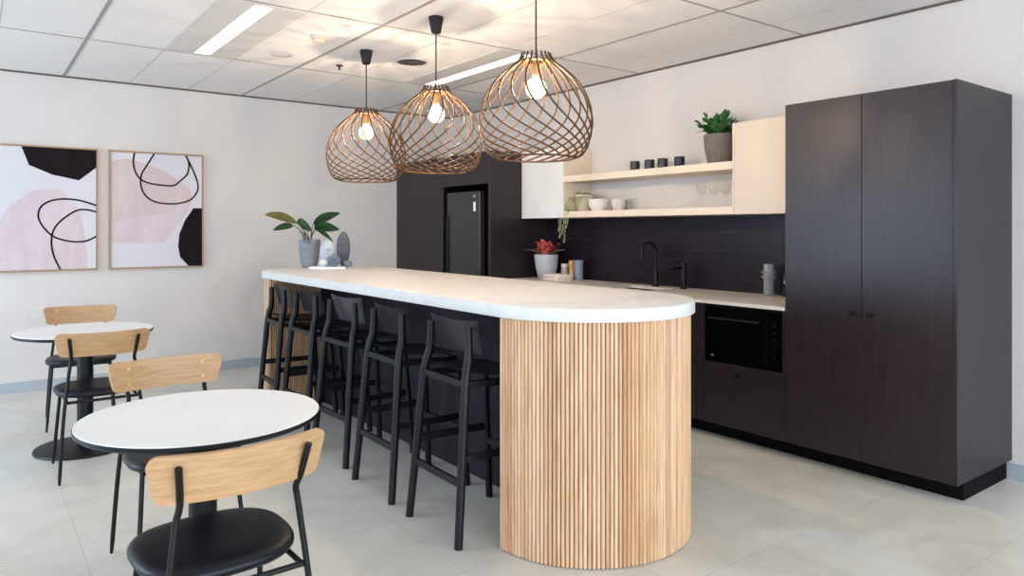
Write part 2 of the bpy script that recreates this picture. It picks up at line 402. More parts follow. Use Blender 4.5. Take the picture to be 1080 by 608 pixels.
r = thing('fire_sprinkler', 'small metal fire sprinkler head on the ceiling behind the farthest pendant cord', 'sprinkler', (2.40, 5.53, HC))
bm = B(); lathe(bm, [(0, -.001), (.03, -.001), (.026, -.008), (.008, -.01), (.007, -.03), (0, -.03)], 20); obj('escutcheon', bm, 'steel', r, smooth=40)
bm = B(); lathe(bm, [(0, -.03), (.016, -.032), (.016, -.035), (0, -.036)], 16); obj('deflector', bm, 'steel', r)

# ------------------------------------------------------------------ island
IX, YN, YF, RS, RD = 2.300, 2.507, 5.505, .506, .480
ZI, TI = 1.049, .055
isl = thing('island_bench', 'long island bench with pale stone top and pine slatted rounded ends', 'island bench', (IX, 4.0, 0))
def stadium(R, y0, y1, n=40):
    p = [(R * math.cos(a), y0 + R * math.sin(a)) for a in [PI + PI * k / n for k in range(n + 1)]]
    return p + [(R * math.cos(a), y1 + R * math.sin(a)) for a in [PI * k / n for k in range(n + 1)]]
bm = B(); prism(bm, stadium(RS, YN - 4, YF - 4, 48), ZI - TI, ZI, .004); obj('countertop', bm, 'stone', isl, smooth=40)
def drum(yc, sg):
    # half-round end (sg = -1 near, 1 far) closed by a flat slatted return on the stool side
    RC = RD - .004
    core = B(); prism(core, [(RC * math.cos(PI * k / 64), yc + sg * RC * math.sin(PI * k / 64)) for k in range(65)], 0, ZI - TI - .001)
    obj('drum_core', core, 'dark_lam', isl, smooth=30)
    bm = B(); n = 84; hw = .0081
    def slat(cx, cy, nx, ny):
        v = []
        for j in range(6):
            t = 2 * j / 5 - 1; h = .0105 * (1 - t ** 4) + .001
            px, py = cx - ny * hw * t + nx * h, cy + nx * hw * t + ny * h
            v.append((bm.verts.new((px, py, .004)), bm.verts.new((px, py, ZI - TI - .001))))
        for (p, q_), (s, t) in zip(v, v[1:]): bm.faces.new((p, s, t, q_))
    for k in range(n):
        a = PI * (k + .5) / n
        slat(RC * math.cos(a), yc + sg * RC * math.sin(a), math.cos(a), sg * math.sin(a))
    x = -RC + .009
    while x < 2.245 - IX - .005:
        slat(x, yc, 0, -sg); x += .0178
    bmesh.ops.recalc_face_normals(bm, faces=list(bm.faces))
    obj('slatted_cladding', bm, 'slat', isl, smooth=60)
drum(YN - 4, -1)
drum(YF - 4, 1)
bm = B(); box(bm, 2.245 - IX, .46, YN - 4, YF - 4, .0, ZI - TI - .001); obj('recessed_panel', bm, 'dark_lam', isl)

# ------------------------------------------------------------------ bar stools
def square_leg(bm, pts, ws):
    tube(bm, pts, [w * .60 for w in ws], 8)
def make_stool(label):
    r = thing('bar_stool', label, 'bar stool', group='black bar stools at the island')
    rear = {}; front = {}
    for s in (1, -1):
        pts = [(-.226, .222 * s, 0), (-.196, .203 * s, .35), (-.166, .184 * s, .70), (-.143, .172 * s, .80), (-.141, .163 * s, .935)]
        bm = B(); square_leg(bm, smooth_path(pts, 3), None or [.031 + .004 * min(1, i / 6) - .006 * max(0, (i - 8) / 4) for i in range(13)])
        obj('leg', bm, 'stool', r, smooth=50)
        bm = B(); square_leg(bm, [(.226, .21 * s, 0), (.176, .182 * s, .67)], [.030, .035]); obj('leg', bm, 'stool', r, smooth=50)
    L = lambda s, z: Vector((-.226 + .0857 * z, (.222 - .0543 * z) * s, z))
    F = lambda s, z: Vector((.226 - .0746 * z, (.21 - .0418 * z) * s, z))
    for name, a, b in (('rear_stretcher', L(1, .268), L(-1, .268)), ('footrest', F(1, .30), F(-1, .30)), ('side_stretcher', L(1, .372), F(1, .372)), ('side_stretcher', L(-1, .372), F(-1, .372))):
        bm = B(); d = (b - a).normalized(); sd = Vector((-d.y, d.x, 0)) * .009; u = Vector((0, 0, .0165))
        q = [[bm.verts.new(p + sd * i + u * k) for i, k in ((-1, -1), (1, -1), (1, 1), (-1, 1))] for p in (a, b)]
        bm.faces.new(q[0][::-1]); bm.faces.new(q[1])
        for k in range(4): bm.faces.new((q[0][k], q[0][(k + 1) % 4], q[1][(k + 1) % 4], q[1][k]))
        bmesh.ops.bevel(bm, geom=list(bm.edges), offset=.002, segments=1, affect='EDGES')
        bmesh.ops.recalc_face_normals(bm, faces=list(bm.faces))
        obj(name, bm, 'stool', r)
    bm = B()
    for a, b in ((Vector((-.166, .178, .688)), Vector((.172, .176, .675))), (Vector((-.166, -.178, .688)), Vector((.172, -.176, .675))), (Vector((-.166, .178, .692)), Vector((-.166, -.178, .692))), (Vector((.172, .176, .675)), Vector((.172, -.176, .675)))):
        tube(bm, [a, b], .02, 4)
    obj('seat_rail', bm, 'stool', r)
    # seat: formed ply, dished, rear edge turned up
    bm = B(); n = 12; m = 12; top = []
    for i in range(n + 1):
        row = []
        for j in range(m + 1):
            u = i / n * 2 - 1; w = j / m * 2 - 1
            x = .012 + .188 * u; y = .195 * w
            k = max(0, (abs(u) ** 4 + abs(w) ** 4 - 1.0)); x *= 1 - .10 * k; y *= 1 - .10 * k
            z = .714 + .006 * w * w - .008 * max(0, u) ** 2 + .034 * max(0, -u) ** 2.4
            row.append(bm.verts.new((x, y, z)))
        top.append(row)
    for i in range(n):
        for j in range(m): bm.faces.new((top[i][j], top[i + 1][j], top[i + 1][j + 1], top[i][j + 1]))
    g = bmesh.ops.solidify(bm, geom=list(bm.faces), thickness=.013)
    bmesh.ops.recalc_face_normals(bm, faces=list(bm.faces))
    obj('seat', bm, 'stool_ply', r, smooth=50)
    bm = B(); n = 16; m = 6; top = []
    for i in range(n + 1):
        row = []
        for j in range(m + 1):
            w = i / n * 2 - 1; t = j / m
            y = (.183 + .025 * t) * w
            x = -.094 - .040 * t + .014 * w * w
            z = .812 + .145 * t + .010 * w * w * t - .004 * (1 - t) * w * w
            row.append(bm.verts.new((x, y, z)))
        top.append(row)
    for i in range(n):
        for j in range(m): bm.faces.new((top[i][j], top[i + 1][j], top[i + 1][j + 1], top[i][j + 1]))
    bmesh.ops.solidify(bm, geom=list(bm.faces), thickness=-.013)
    bmesh.ops.recalc_face_normals(bm, faces=list(bm.faces))
    obj('backrest', bm, 'stool_ply', r, smooth=50)
    return r
st = [(1.900, 2.825, rad(-1), 'black timber bar stool nearest the camera, beside the slatted drum end'),
      (1.910, 3.455, rad(-1), 'second black timber bar stool from the near drum end of the island'),
      (1.940, 4.11, rad(2), 'middle black timber bar stool of the five along the island'),
      (1.940, 4.70, rad(1), 'black timber bar stool second from the far end of the island'),
      (1.950, 5.262, rad(-4), 'black timber bar stool at the far end, in front of the far slatted end')]
s0 = make_stool(st[0][3]); s0.location = (st[0][0], st[0][1], 0); s0.rotation_euler = (0, 0, st[0][2])
for x, y, a, l in st[1:]: dup(s0, (x, y, 0), a, l)

# ------------------------------------------------------------------ round tables
def make_table(label, loc):
    r = thing('cafe_table', label, 'table', loc, 0, 'round cafe tables')
    bm = B(); lathe(bm, [(0, .7335), (.379, .7335), (.381, .7355), (.381, .7385), (.3795, .74), (0, .74)], 96); obj('tabletop', bm, 'table_top', r, smooth=30)
    bm = B(); lathe(bm, [(0, .714), (.36, .714), (.377, .718), (.3835, .724), (.3835, .7352), (.3815, .7352), (.3815, .7335), (0, .7335)], 96); obj('tabletop_edge', bm, 'black', r, smooth=30)
    bm = B(); lathe(bm, [(.045, .02), (.045, .70), (.10, .71), (.10, .716)], 32); obj('column', bm, 'blackmetal', r, smooth=40)
    bm = B(); lathe(bm, [(0, 0), (.233, 0), (.236, .006), (.232, .016), (.18, .022), (.06, .028), (0, .028)], 64); obj('base_plate', bm, 'blackmetal', r, smooth=40)
    return r
t0 = make_table('round white cafe table in the foreground between two oak chairs', (.636, 2.60, 0))
far_table = dup(t0, (.580, 5.22, 0), 0, 'farther round white cafe table on a black pedestal near the art wall')

for ch in far_table.children:
    if ch.name.startswith('base_plate'): ch.scale = (1.135, 1.135, 1); ch.location = (-.01, .02, 0)
# ------------------------------------------------------------------ chairs
def make_chair(label):
    r = thing('dining_chair', label, 'chair', group='oak backed cafe chairs')
    # seat pad: rounded, wider at the front
    bm = B(); N = 56
    def ring(sc, z):
        out = []
        for k in range(N):
            a = 2 * PI * k / N; c, s = math.cos(a), math.sin(a)
            e = 2 / 2.7
            x = math.copysign(abs(c) ** e, c) * .216; y = math.copysign(abs(s) ** e, s) * .212
            x *= 1 + .05 * (s) ; 
            out.append(bm.verts.new((x * sc, y * sc + .042, z + .012)))
        return out
    rings = [ring(.90, .424), ring(.97, .428), ring(1, .438), ring(1, .447), ring(.975, .456), ring(.92, .461), ring(.75, .464), ring(.4, .4625), ring(.1, .461)]
    bm.faces.new(rings[0][::-1]); bm.faces.new(rings[-1])
    for a, b in zip(rings, rings[1:]):
        for k in range(N): bm.faces.new((a[k], a[(k + 1) % N], b[(k + 1) % N], b[k]))
    obj('seat', bm, 'chair_vinyl', r, smooth=70)
    # backrest
    W, H, R = .235, .125, .026
    bt = W - .028
    cs = [(-W, H / 2), (W, H / 2), (bt, -H / 2), (-bt, -H / 2)]; out = []
    for k in range(4):
        p = Vector(cs[k]); a = (Vector(cs[k - 1]) - p).normalized(); b = (Vector(cs[(k + 1) % 4]) - p).normalized()
        half = a.angle(b) / 2; dd = R / math.tan(half); c = p + (a + b).normalized() * (R / math.sin(half))
        s0_, s1_ = p + a * dd - c, p + b * dd - c
        an = math.atan2(s0_.y, s0_.x); en = math.atan2(s1_.y, s1_.x)
        while en > an: en -= 2 * PI
        out += [c + Vector((R * math.cos(an + (en - an) * q / 8), R * math.sin(an + (en - an) * q / 8))) for q in range(9)]
        nx = Vector(cs[(k + 1) % 4]); e0 = out[-1]
        a2 = (p - nx).normalized(); b2 = (Vector(cs[(k + 2) % 4]) - nx).normalized(); e1 = nx + a2 * (R / math.tan(a2.angle(b2) / 2))
        m = 26 if k % 2 == 0 else 8
        out += [e0 + (e1 - e0) * (q / m) for q in range(1, m)]
    bm = B()
    by = lambda x, z: -.240 + .052 * (x / W) ** 2 + .022 * (.5 - z / H)
    def bv(p, sc):
        x, z = p.x * sc, p.y * sc
        return bm.verts.new((x, by(x, z), .740 + z + .004 * (x / W) ** 2))
    rings = [[bv(p, sc) for p in out] for sc in (1, .92, .8, .65, .5, .35, .2, .07)]
    for a, b in zip(rings, rings[1:]):
        for k in range(len(out)): bm.faces.new((a[k], a[(k + 1) % len(out)], b[(k + 1) % len(out)], b[k]))
    bm.faces.new(rings[-1])
    bmesh.ops.recalc_face_normals(bm, faces=list(bm.faces))
    if sum((f.normal.y * f.calc_area() for f in bm.faces)) < 0: bmesh.ops.reverse_faces(bm, faces=list(bm.faces))
    bmesh.ops.solidify(bm, geom=list(bm.faces), thickness=.013)
    bmesh.ops.recalc_face_normals(bm, faces=list(bm.faces))
    bk = obj('backrest', bm, 'oak', r, smooth=50)
    for s in (1, -1):
        for z in (.708, .772):
            bm = B(); x = .150 * s; y = by(x, z - .74)
            tube(bm, [(x, y - .006, z), (x, y + .0025, z)], .0085, 14); obj('screw_cap', bm, 'brass', bk, smooth=40)
        bm = B(); tube(bm, smooth_path([(.212 * s, -.225, 0), (.190 * s, -.200, .35), (.162 * s, -.182, .60), (.154 * s, -.186, .648), (.157 * s, -.212, .690), (.168 * s, -.242, .778)], 5), [.0065] + [.0092] * 25, 10)
        obj('leg', bm, 'blackmetal', r, smooth=50)
        bm = B(); tube(bm, smooth_path([(.205 * s, .225, 0), (.176 * s, .165, .40), (.172 * s, .155, .424)], 4), [.0065] + [.0092] * 8, 10)
        obj('leg', bm, 'blackmetal', r, smooth=50)
    bm = B()
    tube(bm, [(.172, .155, .426), (.172, -.186, .426)], .0085, 8); tube(bm, [(-.172, .155, .426), (-.172, -.186, .426)], .0085, 8)
    tube(bm, [(-.172, .155, .426), (.172, .155, .426)], .0085, 8); tube(bm, [(-.182, -.186, .426), (.182, -.186, .426)], .0085, 8)
    obj('seat_frame', bm, 'blackmetal', r, smooth=50)
    return r
c0 = make_chair('oak backed chair closest to the camera with its back to us')
c0.location = (.571, 2.163, 0); c0.rotation_euler = (0, 0, rad(2))
dup(c0, (.700, 3.24, 0), rad(182), 'oak backed chair behind the foreground table, brass dots facing us')
dup(c0, (.596, 4.76, 0), 0, 'oak backed chair with its back to us at the farther table')
dup(c0, (.640, 5.98, 0), rad(175), 'oak backed chair beyond the farther table, facing us by the wall')

# ------------------------------------------------------------------ tall cabinet
XF, XP, ZB, HT = 3.872, 4.0, .106, 2.106
YA, YM, YB = 1.527, 2.001, 2.462
r = thing('tall_cabinet', 'tall dark timber two door cabinet at the right', 'cabinet', (4.22, 2.0, 0))
ox, oy = 4.22, 2.0
bx('carcass', 'dark_oak', r, (XF + .021 - ox, XW - .002 - ox, YA + .0 - oy, YB - oy, ZB, HT), .0015)
bx('side_panel', 'dark_oak', r, (XF - ox, XW - .002 - ox, YA - .001 - oy, YA + .018 - oy, ZB - .001, HT + .001), .001)
for y0, y1, k in ((YA + .019, YM - .0015, YM - .052), (YM + .0015, YB - .002, YM + .045)):
    d = bx('door', 'dark_oak', r, (XF - ox, XF + .02 - ox, y0 - oy, y1 - oy, ZB, HT - .001), .0012)
    bm = B(); lathe(bm, [(.007, 0), (.007, .012), (.014, .016), (.0155, .024), (.012, .03), (0, .031)], 20)
    for v in bm.verts: v.co = Vector((-v.co.z + XF - ox, v.co.x + k - oy, v.co.y + .908))
    obj('knob', bm, 'black', d, smooth=50)
bx('plinth', 'void', r, (XP - ox, XW - .02 - ox, YA + .022 - oy, YB - oy, 0, ZB - .001))

# ------------------------------------------------------------------ base cabinets, worktop, sink
ZC = .884
YL = 5.49
r = thing('microwave_cabinet', 'dark base cabinet with microwave niche above a drawer, beside the tall cabinet', 'cabinet', (4.2, 2.8, 0)); ox, oy = 4.2, 2.8
y0, y1 = 2.464, 3.112
bx('carcass', 'dark_oak', r, (XF + .46 - ox, XW - .003 - ox, y0 - oy, y1 - oy, ZB, ZC - .001))
bx('side_panel', 'dark_oak', r, (XF - ox, XF + .47 - ox, y0 - oy, y0 + .014 - oy, ZB, ZC - .001))
bx('side_panel', 'dark_oak', r, (XF - ox, XF + .47 - ox, 3.058 - oy, y1 - oy, ZB, ZC - .001))
bx('niche_floor', 'void', r, (XF + .021 - ox, XF + .46 - ox, y0 + .014 - oy, 3.058 - oy, .49, .508))
bx('niche_top', 'void', r, (XF + .002 - ox, XF + .46 - ox, y0 + .014 - oy, 3.058 - oy, .872, ZC - .001))
d = bx('drawer_front', 'dark_oak', r, (XF - ox, XF + .02 - ox, y0 + .015 - oy, 3.055 - oy, ZB, .506), .0012)
bm = B(); lathe(bm, [(.007, 0), (.007, .012), (.014, .016), (.0155, .024), (.012, .03), (0, .031)], 20)
for v in bm.verts: v.co = Vector((-v.co.z + XF - ox, v.co.x + 2.777 - oy, v.co.y + .449))
obj('knob', bm, 'black', d, smooth=50)
bx('plinth', 'void', r, (XP - ox, XW - .02 - ox, y0 - oy, y1 - oy, 0, ZB - .001))
r = thing('sink_cabinet', 'long dark run of base cabinets under the sink behind the island', 'cabinet', (4.2, 4.3, 0)); ox, oy = 4.2, 4.3
bx('carcass', 'dark_oak', r, (XF + .021 - ox, XW - .003 - ox, 3.114 - oy, YL - .002 - oy, ZB, .66))
bx('back_rail', 'dark_oak', r, (XF + .021 - ox, XF + .05 - ox, 3.114 - oy, YL - .002 - oy, .66, ZC - .001))
for k in range(4):
    a = 3.116 + k * .593
    bx('door', 'dark_oak', r, (XF - ox, XF + .02 - ox, a - oy, a + .59 - oy, ZB, ZC - .003), .0012)
bx('plinth', 'void', r, (XP - ox, XW - .02 - ox, 3.114 - oy, YL - .002 - oy, 0, ZB - .001))

r = thing('kitchen_worktop', 'pale stone worktop along the dark tiled splashback', 'worktop', (4.2, 4.0, 0)); ox, oy = 4.2, 4.0
sx0, sx1, sy0, sy1 = 4.13, 4.40, 3.76, 4.22
bm = B()
w0, w1 = XF - .006, XW - .014
for a in ((w0, w1, 2.464, sy0), (w0, w1, sy1, YL - .002), (w0, sx0, sy0, sy1), (sx1, w1, sy0, sy1)):
    box(bm, a[0] - ox, a[1] - ox, a[2] - oy, a[3] - oy, ZC, .905)
bmesh.ops.remove_doubles(bm, verts=list(bm.verts), dist=1e-5)
obj('slab', bm, 'worktop', r)
r = thing('sink', 'dark undermount sink set into the pale kitchen worktop below the tap', 'sink', (4.265, 3.99, .70))
bm = B()
hx, hy = (sx1 - sx0) / 2 + .004, (sy1 - sy0) / 2 + .004
for a in ((-hx, hx, -hy, hy, 0, .006), (-hx - .004, -hx, -hy, hy, 0, .184), (hx, hx + .004, -hy, hy, 0, .184), (-hx, hx, -hy - .004, -hy, 0, .184), (-hx, hx, hy, hy + .004, 0, .184)): box(bm, *a)
obj('bowl', bm, 'void', r)
bm = B(); lathe(bm, [(0, .006), (.04, .006), (.036, .01), (0, .009)], 20); obj('drain', bm, 'black', r)

bm = B(); box(bm, XW - .012, XW, 2.464, YL - .002, .905, 1.472); o = struct('trim_5', bm, 'tile')

# microwave
r = thing('microwave_oven', 'black built-in microwave in the niche beside the tall cabinet', 'microwave', (4.05, 2.77, .508))
hw = .284
bx('body', 'void', r, (-.15, .25, -hw, hw, .002, .36), .003)
d = bx('door', 'blackgloss', r, (-.166, -.151, -hw + .115, hw, .004, .358), .002)
bm = B(); tube(bm, [(-.185, -hw + .15, .285), (-.185, hw - .04, .285)], .006, 8)
for y in (-hw + .17, hw - .06): tube(bm, [(-.166, y, .285), (-.187, y, .285)], .004, 8)
obj('handle', bm, 'steel', d, smooth=50)
bx('badge', 'badge', d, (-.1675, -.1655, hw - .07, hw - .045, .035, .046))
p = bx('control_panel', 'blackgloss', r, (-.166, -.151, -hw, -hw + .112, .004, .358), .002)
for z in (.28, .235, .19, .14, .09):
    bm = B(); tube(bm, [(-.1655, -hw + .056, z), (-.1685, -hw + .056, z)], .010, 14); obj('button', bm, 'steel', p, smooth=50)

# ------------------------------------------------------------------ fridge housing
r = thing('fridge_housing', 'tall dark cabinet wall surrounding the fridge in the corner', 'cabinet', (4.2, 6.4, 0)); ox, oy = 4.2, 6.4
bx('end_panel', 'dark_oak', r, (XF - ox, XW - .002 - ox, 5.492 - oy, 5.53 - oy, 0, HT), .001)
bx('door', 'dark_oak', r, (XF - ox, XF + .02 - ox, 6.337 - oy, 7.285 - oy, ZB, HT), .0012)
bx('carcass', 'void', r, (XF + .022 - ox, XW - .002 - ox, 6.337 - oy, 7.30 - oy, ZB, HT - .001))
bx('filler', 'dark_oak', r, (XF + .002 - ox, XF + .02 - ox, 7.287 - oy, YE - .002 - oy, ZB, HT))
bx('overhead_door', 'dark_oak', r, (XF - ox, XF + .02 - ox, 5.533 - oy, 6.334 - oy, 1.80, HT), .0012)
bx('overhead_box', 'void', r, (XF + .022 - ox, XW - .002 - ox, 5.531 - oy, 6.336 - oy, 1.80, HT - .001))
bx('back_lining', 'void', r, (XW - .02 - ox, XW - .002 - ox, 5.531 - oy, 6.336 - oy, .0, 1.799))
bx('plinth', 'void', r, (XP - ox, XW - .02 - ox, 6.337 - oy, 7.30 - oy, 0, ZB - .001))
r = thing('refrigerator', 'dark graphite fridge recessed in the tall dark cabinet wall', 'fridge', (4.2, 5.98, 0)); ox, oy = 4.2, 5.98
bx('body', 'void', r, (3.95 - ox, 4.53 - ox, 5.70 - oy, 6.29 - oy, .02, 1.735), .006)
d = bx('door', 'fridge', r, (3.89 - ox, 3.948 - ox, 5.70 - oy, 6.29 - oy, .62, 1.738), .008)
d2 = bx('freezer_door', 'fridge', r, (3.89 - ox, 3.948 - ox, 5.70 - oy, 6.29 - oy, .04, .61), .008)
bx('handle', 'black', d, (3.87 - ox, 3.89 - ox, 6.255 - oy, 6.275 - oy, .8, 1.5), .004)
bm = B(); lathe(bm, [(0, 0), (.016, 0), (.016, .002), (0, .002)], 18)
for v in bm.verts: v.co = Vector((-v.co.z + 3.889 - ox, v.co.x * .9 + 5.785 - oy, v.co.y * .9 + 1.69))
obj('badge', bm, 'badge', d)
bx('energy_label', 'paper', d, (3.888 - ox, 3.889 - ox, 5.765 - oy, 5.805 - oy, 1.545, 1.635))
bx('foot_plinth', 'black', r, (3.97 - ox, 4.5 - ox, 5.72 - oy, 6.27 - oy, 0, .02))

# ------------------------------------------------------------------ wall cabinets and shelves
XU = 4.235
UB, UT = 1.473, 2.105
r = thing('wall_cabinet', 'wall cabinet with door whitened for daylight above the worktop next to the fridge wall', 'cabinet', (4.42, 5.2, UB)); ox, oy = 4.42, 5.2
bx('carcass', 'pale_wood', r, (XU + .019 - ox, XW - .002 - ox, 4.886 - oy, 5.488 - oy, 0, UT - UB), .001)
bx('door', 'cab_daylit', r, (XU - ox, XU + .018 - ox, 4.886 - oy, 5.488 - oy, 0, UT - UB), .001)
r = thing('wall_cabinet', 'pale beige wall cabinet between the shelves and the tall cabinet', 'cabinet', (4.42, 2.8, UB)); oy = 2.8
bx('carcass', 'pale_wood', r, (XU + .019 - ox, XW - .002 - ox, 2.464 - oy, 3.096 - oy, 0, UT - UB), .001)
bx('door', 'cab_pale', r, (XU - ox, XU + .018 - ox, 2.464 - oy, 3.080 - oy, 0, UT - UB), .001)
bx('edge_panel', 'pale_wood', r, (XU - ox, XU + .018 - ox, 3.082 - oy, 3.097 - oy, 0, UT - UB))
bm = B(); box(bm, XU - 4.42, XW - .002 - 4.42, -.893, .893, 0, .056, .001); tag(obj('wall_shelf', bm, 'pale_wood', loc=(4.42, 3.991, 1.788)), 'upper pale timber shelf holding four black cups and a potted fern', 'shelf')
bm = B(); box(bm, XU - 4.42, XW - .002 - 4.42, -.893, .893, 0, .054, .001); tag(obj('wall_shelf', bm, 'pale_wood', loc=(4.42, 3.991, 1.474)), 'lower pale timber shelf holding bowls and glassware above the splashback', 'shelf')
ZS1, ZS2 = 1.844, 1.528

# ------------------------------------------------------------------ pictures
FY = YE - .001
def picture(x, label, blobs, lines):
    r = thing('framed_artwork', label, 'picture', (x, FY, 1.545), 0, 'framed abstract artworks')
    w, h, t, d = .398, .535, .012, .036
    bm = B()
    for a in ((-w, -w + t, -h, h), (w - t, w, -h, h), (-w + t, w - t, h - t, h), (-w + t, w - t, -h, -h + t)):
        box(bm, a[0], a[1], -d, -.001, a[2], a[3])
    obj('frame', bm, 'frame', r)
    bm = B(); box(bm, -w + t + .003, w - t - .003, -d + .008, -.004, -h + t + .003, h - t - .003); cv = obj('canvas', bm, 'canvas', r)
    lx, lz = w - t - .003, h - t - .003
    cl = lambda p: (max(-lx, min(lx, p[0])), max(-lz, min(lz, p[1])))
    for i, (m, poly) in enumerate(blobs):
        bm = B(); y = -d + .0078 - .0006 * i
        prism(bm, [cl(p) for p in poly], y - .0008, y, axis='y'); obj('painted_shape', bm, m, cv)
    for i, ln in enumerate(lines):
        bm = B(); pts = smooth_path([(cl(p)[0], -d + .0055, cl(p)[1]) for p in ln], 5); tube(bm, pts, .0078, 8)
        for v in bm.verts: v.co.y = -d + .0055 + (v.co.y + d - .0055) * .2
        obj('painted_line', bm, 'paint_black', cv)
def curve_poly(p, n=4):
    q = smooth_path([(a, b, 0) for a, b in p], n); return [(v.x, v.y) for v in q]
picture(.513, 'left framed abstract picture with black shape along its top right',
    [('paint_pink', [(-.385, -.24), (-.31, -.095), (-.253, .006), (-.17, .085), (-.085, .157), (.0, .168), (.109, .17), (.186, .091), (.265, -.025), (.295, -.229), (.313, -.394), (.309, -.52), (-.385, -.52)]),
     ('paint_black', [(-.163, .52), (.385, .52), (.385, .369), (.253, .252), (.058, .292), (-.111, .367)])],
    [[(.385, .035), (.274, .073), (.169, .087), (.066, .076), (-.01, .035), (-.041, -.02), (-.041, -.089), (-.001, -.168), (.058, -.232), (.126, -.265), (.221, -.284), (.309, -.277), (.385, -.238)],
     [(.385, -.023), (.327, -.006), (.256, -.005), (.186, -.042), (.109, -.112), (.063, -.188), (.049, -.288), (.063, -.389), (.087, -.459), (.114, -.52)]])
picture(1.396, 'right framed abstract picture with black shape at its lower right edge',
    [('paint_pink', [(-.385, .433), (-.267, .465), (-.16, .441), (.059, .363), (.278, .208), (.303, .115), (.249, -.02), (.05, -.301), (-.385, -.296)]),
     ('paint_rose', [(-.385, .433), (-.267, .465), (-.16, .441), (.059, .363), (.278, .208), (.297, .094), (.059, -.033), (-.16, -.06), (-.385, -.121)]),
     ('paint_black', [(.385, .027), (.307, .026), (.233, -.088), (.184, -.216), (.172, -.335), (.191, -.438), (.264, -.52), (.385, -.52)])],
    [[(-.196, .52), (-.205, .439), (-.192, .36), (-.151, .287), (-.079, .25), (.022, .235), (.134, .235), (.191, .281), (.253, .349), (.268, .445), (.239, .52)],
     [(-.033, .52), (-.097, .405), (-.139, .323), (-.142, .223), (-.106, .135), (-.033, .082), (.078, .063), (.191, .071), (.288, .111), (.342, .189), (.346, .262), (.317, .354), (.272, .456), (.239, .52)]])

# ------------------------------------------------------------------ pendants
PROF = [(-.016, .074), (.0, .079), (.016, .088), (.033, .102), (.075, .156), (.125, .209), (.180, .246), (.245, .274), (.312, .287), (.375, .285), (.43, .273), (.47, .258), (.498, .238), (.512, .214), (.518, .195)]
ZP = 2.250
def interp(h):
    for (h0, r0), (h1, r1) in zip(PROF, PROF[1:]):
        if h <= h1: return r0 + (r1 - r0) * (h - h0) / (h1 - h0)
    return PROF[-1][1]
pp = smooth_path([(r, 0, h) for h, r in PROF], 4)
rib_cache = {}
def make_pendant(loc, label, sgn, tw0):
    r = thing('pendant_lamp', label, 'pendant lamp', loc, 0, 'open ribbed timber pendants over the island')
    bm = B(); lathe(bm, [(0, -.001), (.046, -.001), (.047, -.01), (.030, -.098), (.02, -.104), (0, -.104)], 28); obj('ceiling_canopy', bm, 'cord', r, smooth=40)
    top = ZP - HC
    bm = B(); tube(bm, [(0, 0, -.10), (0, 0, top - .02)], .0042, 8); obj('cord', bm, 'cord', r, smooth=50)
    bm = B(); lathe(bm, [(.030, top - .02), (.083, top - .02), (.083, top - .026), (.030, top - .026)], 40, cap=False)
    bm.faces.ensure_lookup_table(); obj('top_ring', bm, 'rib', r)
    bm = B()
    for k in range(3):
        a = 2 * PI * k / 3; box(bm, 0, .034, -.004, .004, top - .026, top - .02)
        bmesh.ops.rotate(bm, verts=bm.verts[-8:], cent=(0, 0, 0), matrix=Matrix.Rotation(a, 3, 'Z'))
    obj('spider', bm, 'rib', r)
    bm = B(); lathe(bm, [(0, top - .015), (.012, top - .015), (.021, top - .03), (.021, top - .09), (.017, top - .10), (0, top - .10)], 24); obj('lamp_holder', bm, 'mill', r, smooth=40)
    bm = B(); R = .054; zc = top - .160
    lathe(bm, [(.013, top - .098), (.016, top - .108)] + [(R * math.sin(a), zc + R * math.cos(a)) for a in [rad(25 + 155 * k / 14) for k in range(15)]], 28); b = obj('bulb', bm, 'bulb', r, smooth=60)
    bm = B(); lathe(bm, [(.013 * math.sin(PI * k / 8), zc + .006 + .016 * math.cos(PI * k / 8)) for k in range(9)], 14); obj('filament', bm, 'filament', b, smooth=80)
    if sgn not in rib_cache:
        bm = B(); pts = []
        H = PROF[-1][0]
        for p in pp:
            t = max(0, p.z / H); a = sgn * rad(tw0 * t ** 3.3 + 4 * t)
            pts.append((p.x * math.cos(a), p.x * math.sin(a), top - p.z))
        tube(bm, pts, .0049, 6); o = obj('rib', bm, 'rib', r, smooth=70); rib_cache[sgn] = o
    else:
        o = rib_cache[sgn].copy(); C.objects.link(o); o.parent = r
    for k in range(1, 20):
        q = o.copy(); C.objects.link(q); q.parent = r; q.rotation_euler = (0, 0, 2 * PI * k / 20)
    bm = B(); rr = PROF[-1][1] + .002
    tube(bm, [(rr * math.cos(2 * PI * k / 48), rr * math.sin(2 * PI * k / 48), top - PROF[-1][0]) for k in range(48)], .0048, 6, closed=True); obj('bottom_ring', bm, 'rib', r, smooth=60)
    return r
make_pendant((2.319, 2.887, HC), 'ribbed timber pendant nearest the camera, above the near drum end', 1, 100)
make_pendant((2.340, 3.912, HC), 'middle ribbed timber pendant of the three over the island', -1, 100)
make_pendant((2.362, 4.955, HC), 'farthest ribbed timber pendant, above the far end of the island', 1, 100)

